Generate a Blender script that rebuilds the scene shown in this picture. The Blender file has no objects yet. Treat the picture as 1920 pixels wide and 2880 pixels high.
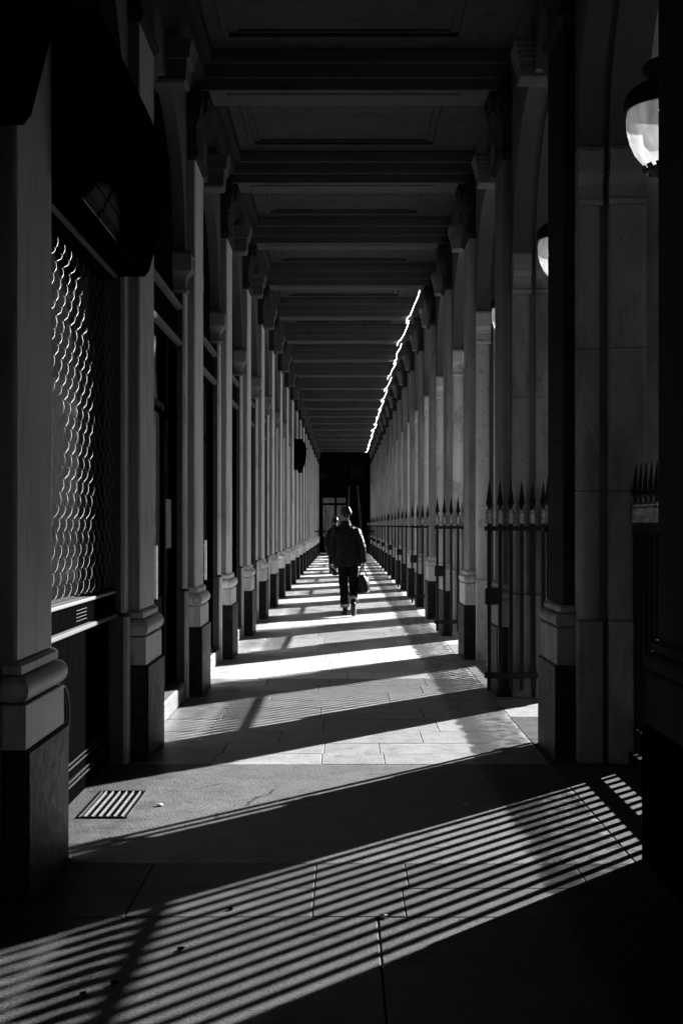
import bpy, bmesh, math, random
from mathutils import Vector, Matrix
R = math.radians
random.seed(7)
sc = bpy.context.scene
col = sc.collection

# ------------------------------------------------------------------ camera
cam_d = bpy.data.cameras.new('camera'); cam = bpy.data.objects.new('camera', cam_d); col.objects.link(cam)
cam.location = (0, 0, 1.5); cam.rotation_euler = (R(90), 0, 0)
cam_d.sensor_fit = 'VERTICAL'; cam_d.sensor_height = 36; cam_d.sensor_width = 24
cam_d.lens = 45.3; cam_d.shift_y = 0.0132; cam_d.shift_x = -0.0021
cam_d.clip_start = 0.05; cam_d.clip_end = 2000
sc.camera = cam
# ------------------------------------------------------------------ light
SLOPE = 1.14                                   # metres along the gallery per metre across, of the sun's rays
EL = R(20.8)
az = math.atan2(1.0, SLOPE)                    # from +Y towards +X
w = bpy.data.worlds.new('World'); sc.world = w; w.use_nodes = True
nt = w.node_tree; nt.nodes.clear()
sky = nt.nodes.new('ShaderNodeTexSky'); sky.sky_type = 'NISHITA'; sky.sun_disc = False
sky.sun_elevation = EL; sky.sun_rotation = az
sky.air_density = 0.045; sky.dust_density = 0.02; sky.ozone_density = 1.0
bw = nt.nodes.new('ShaderNodeSeparateColor')      # monochrome film behind a red filter: the blue sky records dark
bg = nt.nodes.new('ShaderNodeBackground'); wo = nt.nodes.new('ShaderNodeOutputWorld')
bg.inputs[1].default_value = 0.05
nt.links.new(sky.outputs[0], bw.inputs[0]); nt.links.new(bw.outputs[0], bg.inputs[0]); nt.links.new(bg.outputs[0], wo.inputs[0])
sd = bpy.data.lights.new('sun', 'SUN'); sd.energy = 5.0; sd.angle = R(0.53); sd.color = (1, 1, 1)
so = bpy.data.objects.new('sun', sd); col.objects.link(so)
sdir = Vector((math.sin(az) * math.cos(EL), math.cos(az) * math.cos(EL), math.sin(EL)))
so.rotation_euler = sdir.to_track_quat('Z', 'Y').to_euler(); so.location = (30, 40, 30)
vs = sc.view_settings; vs.view_transform = 'Standard'; vs.look = 'None'; vs.exposure = 2.3; vs.gamma = 1.0
vs.use_curve_mapping = False
sc.cycles.use_denoising = True
sc.cycles.max_bounces = 8; sc.cycles.diffuse_bounces = 7; sc.cycles.glossy_bounces = 3
sc.cycles.caustics_reflective = False; sc.cycles.caustics_refractive = False

# ------------------------------------------------------------------ helpers
def tag(o, label=None, cat=None, group=None, kind=None):
    if label: o['label'] = label
    if cat: o['category'] = cat
    if group: o['group'] = group
    if kind: o['kind'] = kind
    return o
def ob(name, data, parent=None, loc=(0, 0, 0), rz=0):
    o = bpy.data.objects.new(name, data); col.objects.link(o)
    o.location = loc; o.rotation_euler = (0, 0, rz)
    if parent: o.parent = parent
    return o
def thing(name, label, cat, loc=(0, 0, 0), group=None, rz=0):
    return tag(ob(name, None, None, loc, rz), label, cat, group)
def me(bm, mat, smooth=False, ang=35, name='mesh'):
    bmesh.ops.recalc_face_normals(bm, faces=bm.faces)
    m = bpy.data.meshes.new(name); bm.to_mesh(m); bm.free()
    for mt in (mat if isinstance(mat, (list, tuple)) else [mat]): m.materials.append(mt)
    if smooth:
        m.polygons.foreach_set('use_smooth', [True] * len(m.polygons)); m.set_sharp_from_angle(angle=R(ang))
    return m
def box(bm, x0, x1, y0, y1, z0, z1, bev=0.0):
    r = bmesh.ops.create_cube(bm, size=1.0, matrix=Matrix.Translation(((x0+x1)/2, (y0+y1)/2, (z0+z1)/2)) @ Matrix.Diagonal((abs(x1-x0), abs(y1-y0), abs(z1-z0), 1)))
    if bev:
        es = list({e for v in r['verts'] for e in v.link_edges})
        bmesh.ops.bevel(bm, geom=es, offset=bev, segments=1, affect='EDGES', profile=0.5)
def boxme(x0, x1, y0, y1, z0, z1, mat, bev=0.0):
    bm = bmesh.new(); box(bm, x0, x1, y0, y1, z0, z1, bev); return me(bm, mat)
def bar(bm, a, b, wd, dp=None):
    a = Vector(a); b = Vector(b); d = b - a; L = d.length; dp = dp or wd
    q = d.to_track_quat('Z', 'Y').to_matrix().to_4x4()
    bmesh.ops.create_cube(bm, size=1.0, matrix=Matrix.Translation((a + b) / 2) @ q @ Matrix.Diagonal((wd, dp, L, 1)))
def loft_rect(bm, x0, x1, y0, y1, levels, fix=()):
    """rectangles stacked in z, each grown outwards by off; fix names the sides that stay put"""
    rings = []
    for z, o in levels:
        a = x0 - (0 if 'x0' in fix else o); b = x1 + (0 if 'x1' in fix else o)
        rings.append([bm.verts.new(p) for p in ((a, y0-o, z), (b, y0-o, z), (b, y1+o, z), (a, y1+o, z))])
    for r, s in zip(rings, rings[1:]):
        for i in range(4): bm.faces.new((r[i], r[(i+1) % 4], s[(i+1) % 4], s[i]))
    bm.faces.new(rings[0][::-1]); bm.faces.new(rings[-1])
def prism(bm, pts, y0, y1):
    """polygon in (x,z) run along y"""
    a = [bm.verts.new((x, y0, z)) for x, z in pts]; b = [bm.verts.new((x, y1, z)) for x, z in pts]
    n = len(pts)
    for i in range(n): bm.faces.new((a[i], a[(i+1) % n], b[(i+1) % n], b[i]))
    bm.faces.new(a[::-1]); bm.faces.new(b)
def lathe(bm, prof, seg=24, c=(0, 0, 0), cap=True):
    rings = []
    for r, z in prof:
        rings.append([bm.verts.new((c[0]+r*math.cos(2*math.pi*i/seg), c[1]+r*math.sin(2*math.pi*i/seg), c[2]+z)) for i in range(seg)])
    for r, s in zip(rings, rings[1:]):
        for i in range(seg): bm.faces.new((r[i], r[(i+1) % seg], s[(i+1) % seg], s[i]))
    if cap:
        bm.faces.new(rings[0][::-1]); bm.faces.new(rings[-1])
def tube(bm, pts, rad, seg=12, cap=True, disp=None, up=Vector((0, 1, 0))):
    """loft along points; rad = list of (ra, rb); disp(i, k, ang) adds to the radius"""
    pts = [Vector(p) for p in pts]; rings = []
    for i, p in enumerate(pts):
        d = (pts[min(i+1, len(pts)-1)] - pts[max(i-1, 0)]).normalized()
        u = (up - d * up.dot(d)).normalized(); v = d.cross(u)
        ra, rb = rad[i] if isinstance(rad[i], (tuple, list)) else (rad[i], rad[i])
        ring = []
        for k in range(seg):
            a = 2*math.pi*k/seg; e = disp(i, k, a) if disp else 0
            ring.append(bm.verts.new(p + v*(math.cos(a)*(ra+e)) + u*(math.sin(a)*(rb+e))))
        rings.append(ring)
    for r, s in zip(rings, rings[1:]):
        for k in range(seg): bm.faces.new((r[k], r[(k+1) % seg], s[(k+1) % seg], s[k]))
    if cap:
        bm.faces.new(rings[0][::-1]); bm.faces.new(rings[-1])
def round_block(x0, x1, h, z0, z1, r, m, e=0.006):
    """upright stone with rounded upright corners and a fine joint top and bottom"""
    bm = bmesh.new(); rings = []
    for z, i in ((z0, e), (z0 + e, 0), (z1 - e, 0), (z1, e)):
        ring = []
        for cx, cy, a0 in ((x1 - r, h - r, 0), (x0 + r, h - r, 90), (x0 + r, -h + r, 180), (x1 - r, -h + r, 270)):
            for q in range(6):
                a = R(a0 + 18*q); ring.append(bm.verts.new((cx + (r - i)*math.cos(a), cy + (r - i)*math.sin(a), z)))
        rings.append(ring)
    n = len(rings[0])
    for p, q in zip(rings, rings[1:]):
        for i in range(n): bm.faces.new((p[i], p[(i+1) % n], q[(i+1) % n], q[i]))
    bm.faces.new(rings[0][::-1]); bm.faces.new(rings[-1])
    return me(bm, m, True, 40)
def torus_levels(z0, z1, o0, o1, n=7):
    return [(z0 + (z1-z0)*(1-math.cos(math.pi*i/n))/2, o0 + (o1-o0)*math.sin(math.pi*i/n)) for i in range(n+1)]
ORD = ['nearest', 'second', 'third', 'fourth', 'fifth', 'sixth', 'seventh', 'eighth', 'ninth', 'tenth', 'eleventh', 'twelfth',
       'thirteenth', 'fourteenth', 'fifteenth', 'sixteenth', 'seventeenth', 'eighteenth', 'nineteenth', 'twentieth', 'twenty-first', 'twenty-second', 'twenty-third']

# ------------------------------------------------------------------ materials
def mat(name, lo, hi=None, scale=3.0, rough=0.7, stretch=(1, 1, 1), bump=0.0, bscale=80, specks=None, metal=0.0,
        spec=0.5, rand=0.0, rvar=0.0, extra=None, streaks=None, bdist=0.01):
    hi = lo if hi is None else hi
    m = bpy.data.materials.new(name); m.use_nodes = True
    N = m.node_tree.nodes; L = m.node_tree.links; b = N['Principled BSDF']
    def nd(t, **k):
        n = N.new(t)
        for a, v in k.items(): setattr(n, a, v)
        return n
    geo = nd('ShaderNodeNewGeometry')
    def noise(s, st=(1, 1, 1), detail=6, rgh=0.6):
        mp = nd('ShaderNodeMapping'); mp.inputs['Scale'].default_value = st; L.new(geo.outputs['Position'], mp.inputs['Vector'])
        n = nd('ShaderNodeTexNoise'); n.inputs['Scale'].default_value = s; n.inputs['Detail'].default_value = detail; n.inputs['Roughness'].default_value = rgh
        L.new(mp.outputs[0], n.inputs['Vector']); return n.outputs[0]
    def rng(src, a, c, d, e, smooth=False):
        r = nd('ShaderNodeMapRange'); r.inputs[1].default_value = a; r.inputs[2].default_value = c
        r.inputs[3].default_value = d; r.inputs[4].default_value = e
        if smooth: r.interpolation_type = 'SMOOTHSTEP'
        L.new(src, r.inputs[0]); return r.outputs[0]
    def mth(op, a, c):
        n = nd('ShaderNodeMath', operation=op)
        for i, s in enumerate((a, c)):
            if isinstance(s, (int, float)): n.inputs[i].default_value = s
            else: L.new(s, n.inputs[i])
        return n.outputs[0]
    v = rng(noise(scale, stretch), 0.3, 0.7, lo, hi)
    if specks:                                   # (scale, threshold, multiplier, stretch)
        for s, th, mul, st in specks:
            v = mth('MULTIPLY', v, rng(noise(s, st, 3), th - 0.03, th + 0.03, 1.0, mul))
    if rand:
        oi = nd('ShaderNodeObjectInfo'); v = mth('MULTIPLY', v, rng(oi.outputs['Random'], 0, 1, 1 - rand, 1 + rand))
    rg = rough
    if extra: v, rg = extra(dict(v=v, rough=rough, noise=noise, rng=rng, mth=mth, geo=geo, nd=nd, L=L, N=N))
    L.new(v, b.inputs['Base Color'])
    if rvar and not hasattr(rg, 'links'): rg = rng(noise(scale * 4), 0.3, 0.7, rough - rvar, rough + rvar)
    if isinstance(rg, (int, float)): b.inputs['Roughness'].default_value = rg
    else: L.new(rg, b.inputs['Roughness'])
    b.inputs['Metallic'].default_value = metal; b.inputs['Specular IOR Level'].default_value = spec
    if bump:
        bp = nd('ShaderNodeBump'); bp.inputs['Strength'].default_value = bump; bp.inputs['Distance'].default_value = bdist
        L.new(noise(bscale, (1, 1, 1), 8, 0.65), bp.inputs['Height']); L.new(bp.outputs[0], b.inputs['Normal'])
    return m

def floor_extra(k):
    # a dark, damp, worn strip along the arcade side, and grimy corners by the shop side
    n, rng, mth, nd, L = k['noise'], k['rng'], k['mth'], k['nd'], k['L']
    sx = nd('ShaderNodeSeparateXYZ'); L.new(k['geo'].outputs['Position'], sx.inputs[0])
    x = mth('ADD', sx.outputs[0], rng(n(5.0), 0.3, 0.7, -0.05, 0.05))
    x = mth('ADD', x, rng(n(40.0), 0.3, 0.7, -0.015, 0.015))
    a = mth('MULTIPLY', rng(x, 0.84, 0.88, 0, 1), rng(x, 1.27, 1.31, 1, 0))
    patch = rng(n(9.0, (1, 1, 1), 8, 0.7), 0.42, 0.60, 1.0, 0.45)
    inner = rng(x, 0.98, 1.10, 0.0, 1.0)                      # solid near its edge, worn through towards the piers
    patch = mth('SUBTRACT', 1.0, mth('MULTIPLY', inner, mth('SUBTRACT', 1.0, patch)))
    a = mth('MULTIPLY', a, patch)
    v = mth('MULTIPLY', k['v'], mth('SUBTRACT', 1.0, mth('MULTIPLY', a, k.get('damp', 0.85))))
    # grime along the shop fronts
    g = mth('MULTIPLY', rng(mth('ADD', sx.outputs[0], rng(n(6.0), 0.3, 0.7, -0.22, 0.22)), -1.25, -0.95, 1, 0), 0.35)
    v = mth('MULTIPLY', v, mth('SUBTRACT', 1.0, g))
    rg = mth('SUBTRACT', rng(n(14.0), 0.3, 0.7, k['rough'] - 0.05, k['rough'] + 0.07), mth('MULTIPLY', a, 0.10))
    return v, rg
def paver_extra(k):
    k['damp'] = 0.78; return floor_extra(k)
def concrete_extra(k):
    n, rng, mth, nd, L = k['noise'], k['rng'], k['mth'], k['nd'], k['L']
    k['damp'] = 0.95; v, rg = floor_extra(k)
    vo = nd('ShaderNodeTexVoronoi'); vo.feature = 'DISTANCE_TO_EDGE'; vo.inputs['Scale'].default_value = 0.62
    wv = nd('ShaderNodeTexNoise'); wv.inputs['Scale'].default_value = 3.0; wv.inputs['Detail'].default_value = 5
    L.new(k['geo'].outputs['Position'], wv.inputs['Vector'])
    ad = nd('ShaderNodeVectorMath', operation='MULTIPLY_ADD'); ad.inputs[1].default_value = (0.22, 0.22, 0.0); L.new(wv.outputs['Color'], ad.inputs[0]); L.new(k['geo'].outputs['Position'], ad.inputs[2])
    L.new(ad.outputs[0], vo.inputs['Vector'])
    crack = mth('MULTIPLY', rng(vo.outputs['Distance'], 0.0, 0.006, 1, 0), rng(n(1.3), 0.52, 0.56, 0, 1))
    v = mth('MULTIPLY', v, mth('SUBTRACT', 1.0, mth('MULTIPLY', crack, 0.8)))
    return v, rg
def veins(k):
    n, rng, mth = k['noise'], k['rng'], k['mth']
    r = n(5.0, (1, 1, 0.6), 8, 0.7)
    ridge = rng(mth('ABSOLUTE', mth('SUBTRACT', r, 0.5), 0), 0.0, 0.012, 1, 0)
    return mth('ADD', k['v'], mth('MULTIPLY', ridge, 0.05)), rng(n(20), 0.3, 0.7, k['rough'] - 0.1, k['rough'] + 0.1)

M = {}
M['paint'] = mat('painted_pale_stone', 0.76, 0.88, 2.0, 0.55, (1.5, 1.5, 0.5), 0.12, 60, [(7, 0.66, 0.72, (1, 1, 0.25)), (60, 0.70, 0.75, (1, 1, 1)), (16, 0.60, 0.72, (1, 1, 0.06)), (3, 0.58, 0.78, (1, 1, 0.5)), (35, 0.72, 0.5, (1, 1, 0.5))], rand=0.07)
M['paint_shade_side'] = mat('shade_toned_sides', 0.16, 0.26, 2.0, 0.8, (1.5, 1.5, 0.4), 0.12, 60, [(9, 0.64, 0.7, (1, 1, 0.3))])  # shade on pilaster sides and imposts put into the colour
M['paint2'] = mat('shade_toned_recess_stone', 0.045, 0.075, 2.0, 0.8, (1.5, 1.5, 0.5), 0.12, 60, [(9, 0.68, 0.7, (1, 1, 0.5))])  # shade on the set-back stone painted in as a darker tone
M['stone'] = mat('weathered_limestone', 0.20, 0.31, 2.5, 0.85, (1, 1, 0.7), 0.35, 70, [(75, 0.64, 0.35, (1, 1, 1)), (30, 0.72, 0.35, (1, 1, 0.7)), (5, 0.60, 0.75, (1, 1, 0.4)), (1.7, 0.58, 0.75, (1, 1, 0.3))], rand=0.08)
M['stone_plain'] = mat('limestone_wall', 0.06, 0.10, 2.0, 0.85, (1, 1, 0.7), 0.3, 60, [(30, 0.67, 0.4, (1, 1, 1))])
M['marble'] = mat('black_marble', 0.008, 0.018, 4.0, 0.55, (3, 3, 0.6), 0.15, 40, None, extra=veins, spec=0.1)
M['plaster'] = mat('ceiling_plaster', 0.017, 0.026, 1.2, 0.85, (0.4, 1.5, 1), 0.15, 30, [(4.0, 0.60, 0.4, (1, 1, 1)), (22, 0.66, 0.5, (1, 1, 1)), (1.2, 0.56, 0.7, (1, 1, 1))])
M['paver_mid'] = mat('falloff_mid_paving', 0.24, 0.36, 5.0, 0.40, (1, 1, 1), 0.8, 80, [(80, 0.58, 0.45, (1, 1, 1)), (9, 0.62, 0.75, (1, 1, 1)), (26, 0.68, 0.6, (1, 1, 1))], spec=0.3, rand=0.16, extra=paver_extra, bdist=0.006)  # middle paving tone, a step in the painted near-to-far light falloff
M['beam'] = mat('bounce_paled_plaster', 0.04, 0.06, 1.2, 0.85, (0.4, 1.5, 1), 0.15, 30, [(3.0, 0.66, 0.6, (1, 1, 1)), (22, 0.70, 0.6, (1, 1, 1))])  # light bounced up onto the beams put into their colour
M['cornice'] = mat('dark_cornice', 0.018, 0.032, 2.0, 0.9, (1, 1, 1), 0.2, 40, spec=0.1)  # tone well below that of the shafts
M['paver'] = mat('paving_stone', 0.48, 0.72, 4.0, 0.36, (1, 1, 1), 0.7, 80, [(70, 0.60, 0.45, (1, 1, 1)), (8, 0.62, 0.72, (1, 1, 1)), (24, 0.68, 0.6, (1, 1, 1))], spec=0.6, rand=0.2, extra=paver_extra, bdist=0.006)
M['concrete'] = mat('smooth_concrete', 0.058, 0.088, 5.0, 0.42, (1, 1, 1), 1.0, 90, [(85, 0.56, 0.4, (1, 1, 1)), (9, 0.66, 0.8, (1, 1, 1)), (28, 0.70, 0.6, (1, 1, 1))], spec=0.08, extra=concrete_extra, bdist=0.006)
M['concrete_mid'] = mat('falloff_pale_concrete', 0.115, 0.17, 5.0, 0.42, (1, 1, 1), 1.0, 90, [(85, 0.56, 0.45, (1, 1, 1)), (9, 0.64, 0.75, (1, 1, 1)), (28, 0.70, 0.6, (1, 1, 1))], spec=0.08, extra=concrete_extra, bdist=0.006)  # lighter copy of the concrete, imitates brighter light further in
M['mortar'] = mat('dark_mortar', 0.04, 0.07, 20, 0.9, bump=0.4)
M['threshold'] = mat('threshold_stone', 0.40, 0.55, 7.0, 0.6, (1, 1, 1), 0.5, 100, [(60, 0.66, 0.5, (1, 1, 1))], rand=0.12, bdist=0.006)
M['threshold_dark'] = mat('falloff_dark_threshold', 0.04, 0.085, 7.0, 0.7, (1, 1, 1), 0.6, 90, [(60, 0.58, 0.5, (1, 1, 1)), (9, 0.58, 0.6, (1, 1, 1))], rand=0.12, bdist=0.008, spec=0.05)  # darker threshold copy, imitates dimmer light near the viewer
M['iron'] = mat('black_iron', 0.005, 0.009, 30, 0.4, bump=0.2, bscale=200, spec=0.12)
M['wire'] = mat('dull_wire', 0.065, 0.10, 20, 0.5)
M['shade_stone'] = mat('shade_darkened_limestone', 0.012, 0.03, 2.5, 0.9, (1, 1, 0.7), 0.35, 70, [(30, 0.66, 0.5, (1, 1, 1))], spec=0.05)  # deep shade of the nearest arcade piers painted as near-black stone
M['lit_stone'] = mat('light_paled_limestone', 0.46, 0.62, 2.5, 0.8, (1, 1, 0.7), 0.35, 70, [(42, 0.64, 0.45, (1, 1, 1)), (6, 0.62, 0.7, (1, 1, 0.5))], rand=0.08)  # paler copy of the limestone, imitates stronger light on far piers
M['paint_shaded'] = mat('shade_toned_painted_stone', 0.33, 0.44, 2.0, 0.45, (1.5, 1.5, 0.5), 0.12, 60, [(7, 0.66, 0.72, (1, 1, 0.25)), (60, 0.70, 0.75, (1, 1, 1)), (16, 0.60, 0.72, (1, 1, 0.06)), (3, 0.58, 0.78, (1, 1, 0.5)), (35, 0.72, 0.5, (1, 1, 0.5))], rand=0.07)  # darker copy of the pale paint for dimly lit near pilasters
M['shade_dim'] = mat('shade_dimmed_limestone', 0.07, 0.13, 2.5, 0.85, (1, 1, 0.7), 0.35, 70, [(30, 0.66, 0.5, (1, 1, 1))], rand=0.08)  # shade on passage-side shafts and keystones painted as darker stone
M['paver_dark'] = mat('falloff_dark_paving', 0.062, 0.092, 6.0, 0.45, (1, 1, 1), 0.5, 90, [(70, 0.62, 0.45, (1, 1, 1))], rand=0.10, spec=0.1, extra=floor_extra, bdist=0.006)  # darkened copy of the paving, stands for weaker light close by
M['steel'] = mat('bare_steel', 0.35, 0.5, 20, 0.35, metal=1.0, rvar=0.1)
M['gilt'] = mat('worn_gilt', 0.12, 0.4, 60, 0.4, metal=0.8, bump=0.3, bscale=150)
M['wood'] = mat('black_painted_wood', 0.0012, 0.002, 6, 0.9, (4, 4, 0.5), 0.1, 40, spec=0.0)
M['shopstone'] = mat('shop_step_marble', 0.10, 0.2, 9, 0.4, (1, 1, 1), 0.1, 50, [(18, 0.62, 0.5, (1, 1, 1))])
M['pane'] = mat('dark_shop_glass', 0.004, 0.006, 3, 0.08, spec=0.6)
M['reflect_pane'] = mat('reflection_toned_glass', 0.08, 0.45, 2.5, 0.25, (3, 1, 0.5))  # grey reflections in the end doors painted into the glass colour
M['trim'] = mat('dull_metal_trim', 0.008, 0.014, 10, 0.8, spec=0.0)
M['grate'] = mat('worn_grate_iron', 0.03, 0.08, 30, 0.5)
M['panel'] = mat('dark_grey_panel', 0.005, 0.009, 6, 1.0, spec=0.0)
M['paper'] = mat('notice_paper', 0.3, 0.36, 8, 0.8)
M['tape'] = mat('striped_tape', 0.05, 0.8, 1, 0.5)
M['gravel'] = mat('garden_gravel', 0.14, 0.20, 12, 0.9, bump=0.6, bscale=60)
M['bark'] = mat('tree_bark', 0.04, 0.08, 12, 0.9, (3, 3, 0.6), 0.6, 40)
M['leaf'] = mat('dark_bounce_cut', 0.012, 0.03, 8, 0.9, spec=0.1)  # dark tone of the unseen bed added to reduce bounced light
M['jacket'] = mat('quilted_jacket', 0.002, 0.004, 30, 0.35, bump=0.15, bscale=150, spec=0.12)
M['trousers'] = mat('dark_trousers', 0.003, 0.006, 40, 0.9, spec=0.05, bump=0.3, bscale=200)
M['denim'] = mat('turned_cuff', 0.12, 0.2, 60, 0.8)
M['skin'] = mat('skin', 0.09, 0.13, 15, 0.5, bump=0.1, bscale=120)
M['hair'] = mat('dark_hair', 0.003, 0.012, 40, 0.4, (6, 6, 1), 0.5, 90, spec=0.15)
M['leather'] = mat('black_leather', 0.006, 0.012, 30, 0.3, bump=0.25, bscale=90, spec=0.12)
M['pale'] = mat('pale_crumb', 0.6, 0.7, 30, 0.8)
def glass_mat():
    m = bpy.data.materials.new('milky_lantern_glass'); m.use_nodes = True
    N = m.node_tree.nodes; L = m.node_tree.links; N.clear()
    out = N.new('ShaderNodeOutputMaterial'); tr = N.new('ShaderNodeBsdfTranslucent'); gl = N.new('ShaderNodeBsdfGlossy'); tp = N.new('ShaderNodeBsdfTransparent')
    nz = N.new('ShaderNodeTexNoise'); nz.inputs['Scale'].default_value = 14; mp = N.new('ShaderNodeMapping'); mp.inputs['Scale'].default_value = (1, 1, 0.25)
    tc = N.new('ShaderNodeTexCoord'); L.new(tc.outputs['Object'], mp.inputs[0]); L.new(mp.outputs[0], nz.inputs['Vector'])
    cr = N.new('ShaderNodeMapRange'); cr.inputs[1].default_value = 0.3; cr.inputs[2].default_value = 0.7; cr.inputs[3].default_value = 0.42; cr.inputs[4].default_value = 0.95
    L.new(nz.outputs[0], cr.inputs[0]); L.new(cr.outputs[0], tr.inputs['Color'])
    gl.inputs['Roughness'].default_value = 0.08
    a = N.new('ShaderNodeMixShader'); b = N.new('ShaderNodeMixShader'); a.inputs[0].default_value = 0.15; b.inputs[0].default_value = 0.06
    L.new(tr.outputs[0], a.inputs[1]); L.new(tp.outputs[0], a.inputs[2]); L.new(a.outputs[0], b.inputs[1]); L.new(gl.outputs[0], b.inputs[2]); L.new(b.outputs[0], out.inputs[0])
    return m
M['milk'] = glass_mat()
def emit(name, s):
    m = bpy.data.materials.new(name); m.use_nodes = True; b = m.node_tree.nodes['Principled BSDF']
    b.inputs['Emission Color'].default_value = (1, 1, 1, 1); b.inputs['Emission Strength'].default_value = s; b.inputs['Base Color'].default_value = (.8, .8, .8, 1)
    return m
M['light'] = emit('light_tube', 5.0)

# ------------------------------------------------------------------ gallery layout
B = 3.1; K0, K1 = -1, 21; END = 69.9; BACK = -2.6
def YC(k): return (k + 0.755) * B
SHOPX = -1.50; CEIL = 5.70; SOF = 5.36

# ---- ground, floor
bm = bmesh.new(); bmesh.ops.create_grid(bm, x_segments=1, y_segments=1, size=600, matrix=Matrix.Translation((2.12 + 600, 0, -0.16)))
g = ob('garden_ground', me(bm, M['gravel'])); tag(g, 'pale gravel garden ground outside the arcade', kind='structure')
bm = bmesh.new(); box(bm, 2.6, 60, -60, 17.0, -0.3, -0.08, 0.02)  # out-of-view dark bed, added to lower bounce into the near arches
o = ob('bounce_cut_bed', me(bm, M['leaf'])); tag(o, 'unseen dark bed added to cut light bounce beside the near arches', kind='structure')
bm = bmesh.new(); box(bm, -8, 2.3, BACK - 3, END + 4, -0.4, -0.022)
floor = ob('floor', me(bm, M['mortar'])); tag(floor, 'stone paved gallery floor crossed by bands of sunlight', kind='structure')
def slab(x0, x1, y0, y1, m, name='paving_stone', g=0.0032, bev=0.0012):
    bm = bmesh.new(); cx, cy = (x0+x1)/2, (y0+y1)/2
    box(bm, x0-cx+g, x1-cx-g, y0-cy+g, y1-cy-g, -0.02, 0, bev)
    o = ob(name, me(bm, m), floor, (cx, cy, random.uniform(-0.0012, 0.0012)))
    o.rotation_euler = (random.uniform(-1, 1)*0.0012, random.uniform(-1, 1)*0.0012, random.uniform(-1, 1)*0.001)
    return o
XL, XR = -1.52, 1.30
def row(y0, y1, cuts, m='paver', two=False):
    xs = [XL] + cuts + [XR]
    for a, b in zip(xs, xs[1:]): slab(a, b, y0, y1, M[m])
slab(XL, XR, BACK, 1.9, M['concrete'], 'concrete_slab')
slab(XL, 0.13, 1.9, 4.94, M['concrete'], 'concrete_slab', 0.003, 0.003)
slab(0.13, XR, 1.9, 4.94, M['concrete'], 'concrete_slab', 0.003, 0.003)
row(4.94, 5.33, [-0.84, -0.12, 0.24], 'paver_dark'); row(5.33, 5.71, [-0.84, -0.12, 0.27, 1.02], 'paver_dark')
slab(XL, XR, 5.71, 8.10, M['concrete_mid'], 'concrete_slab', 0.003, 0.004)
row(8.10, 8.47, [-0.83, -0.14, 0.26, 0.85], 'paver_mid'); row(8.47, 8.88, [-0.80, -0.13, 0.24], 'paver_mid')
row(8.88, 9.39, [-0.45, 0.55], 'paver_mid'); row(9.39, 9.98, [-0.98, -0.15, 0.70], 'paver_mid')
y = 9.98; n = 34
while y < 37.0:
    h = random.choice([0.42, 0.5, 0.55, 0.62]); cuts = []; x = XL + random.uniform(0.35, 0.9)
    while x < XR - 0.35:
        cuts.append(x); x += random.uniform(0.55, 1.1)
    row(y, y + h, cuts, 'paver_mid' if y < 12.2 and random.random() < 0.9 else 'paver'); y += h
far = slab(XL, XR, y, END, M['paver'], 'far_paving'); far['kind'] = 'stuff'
# threshold stones under the arches
for k in range(0, 14):
    a = YC(k) - B/2; n = 3
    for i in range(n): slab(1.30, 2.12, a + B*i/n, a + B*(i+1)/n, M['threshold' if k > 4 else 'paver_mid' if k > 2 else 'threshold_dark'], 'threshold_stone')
o = slab(1.30, 2.12, YC(13) + B/2, END, M['threshold'], 'far_threshold'); o['kind'] = 'stuff'
slab(1.30, 2.12, BACK, YC(0) - B/2, M['threshold_dark'], 'near_threshold')

# ---- ceiling with beams
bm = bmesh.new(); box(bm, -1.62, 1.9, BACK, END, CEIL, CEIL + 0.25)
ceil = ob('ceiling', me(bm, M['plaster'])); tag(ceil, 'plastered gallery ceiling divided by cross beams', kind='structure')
bm = bmesh.new()
for (x0, x1, h, z0, z1) in ((-1.62, 1.64, 0.215, SOF, CEIL), (-1.62, 1.64, 0.245, SOF + 0.10, CEIL - 0.002), (-1.62, 1.64, 0.285, SOF + 0.22, CEIL - 0.004), (-1.05, 1.05, 0.13, SOF - 0.012, SOF + 0.03)):
    box(bm, x0, x1, -h, h, z0, z1, 0.008)
beam_me = me(bm, M['beam'])
bm = bmesh.new()
for h, wd, dz in ((0.0, 0.05, 0.035), (0.09, 0.02, 0.018)):
    X, Y = 1.0 - h, 0.92 - h
    for s in (-1, 1):
        box(bm, -X, X, s*Y - wd/2, s*Y + wd/2, -dz, 0.0, 0.004); box(bm, s*X - wd/2, s*X + wd/2, -Y + wd/2, Y - wd/2, -dz, 0.0, 0.004)
frame_me = me(bm, M['plaster'])
for k in range(K0, K1 + 1):
    ob('beam', beam_me, ceil, (0, YC(k), 0))
    if k < K1: ob('ceiling_moulding', frame_me, ceil, (0, YC(k) + B/2, CEIL - 0.002))

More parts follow.
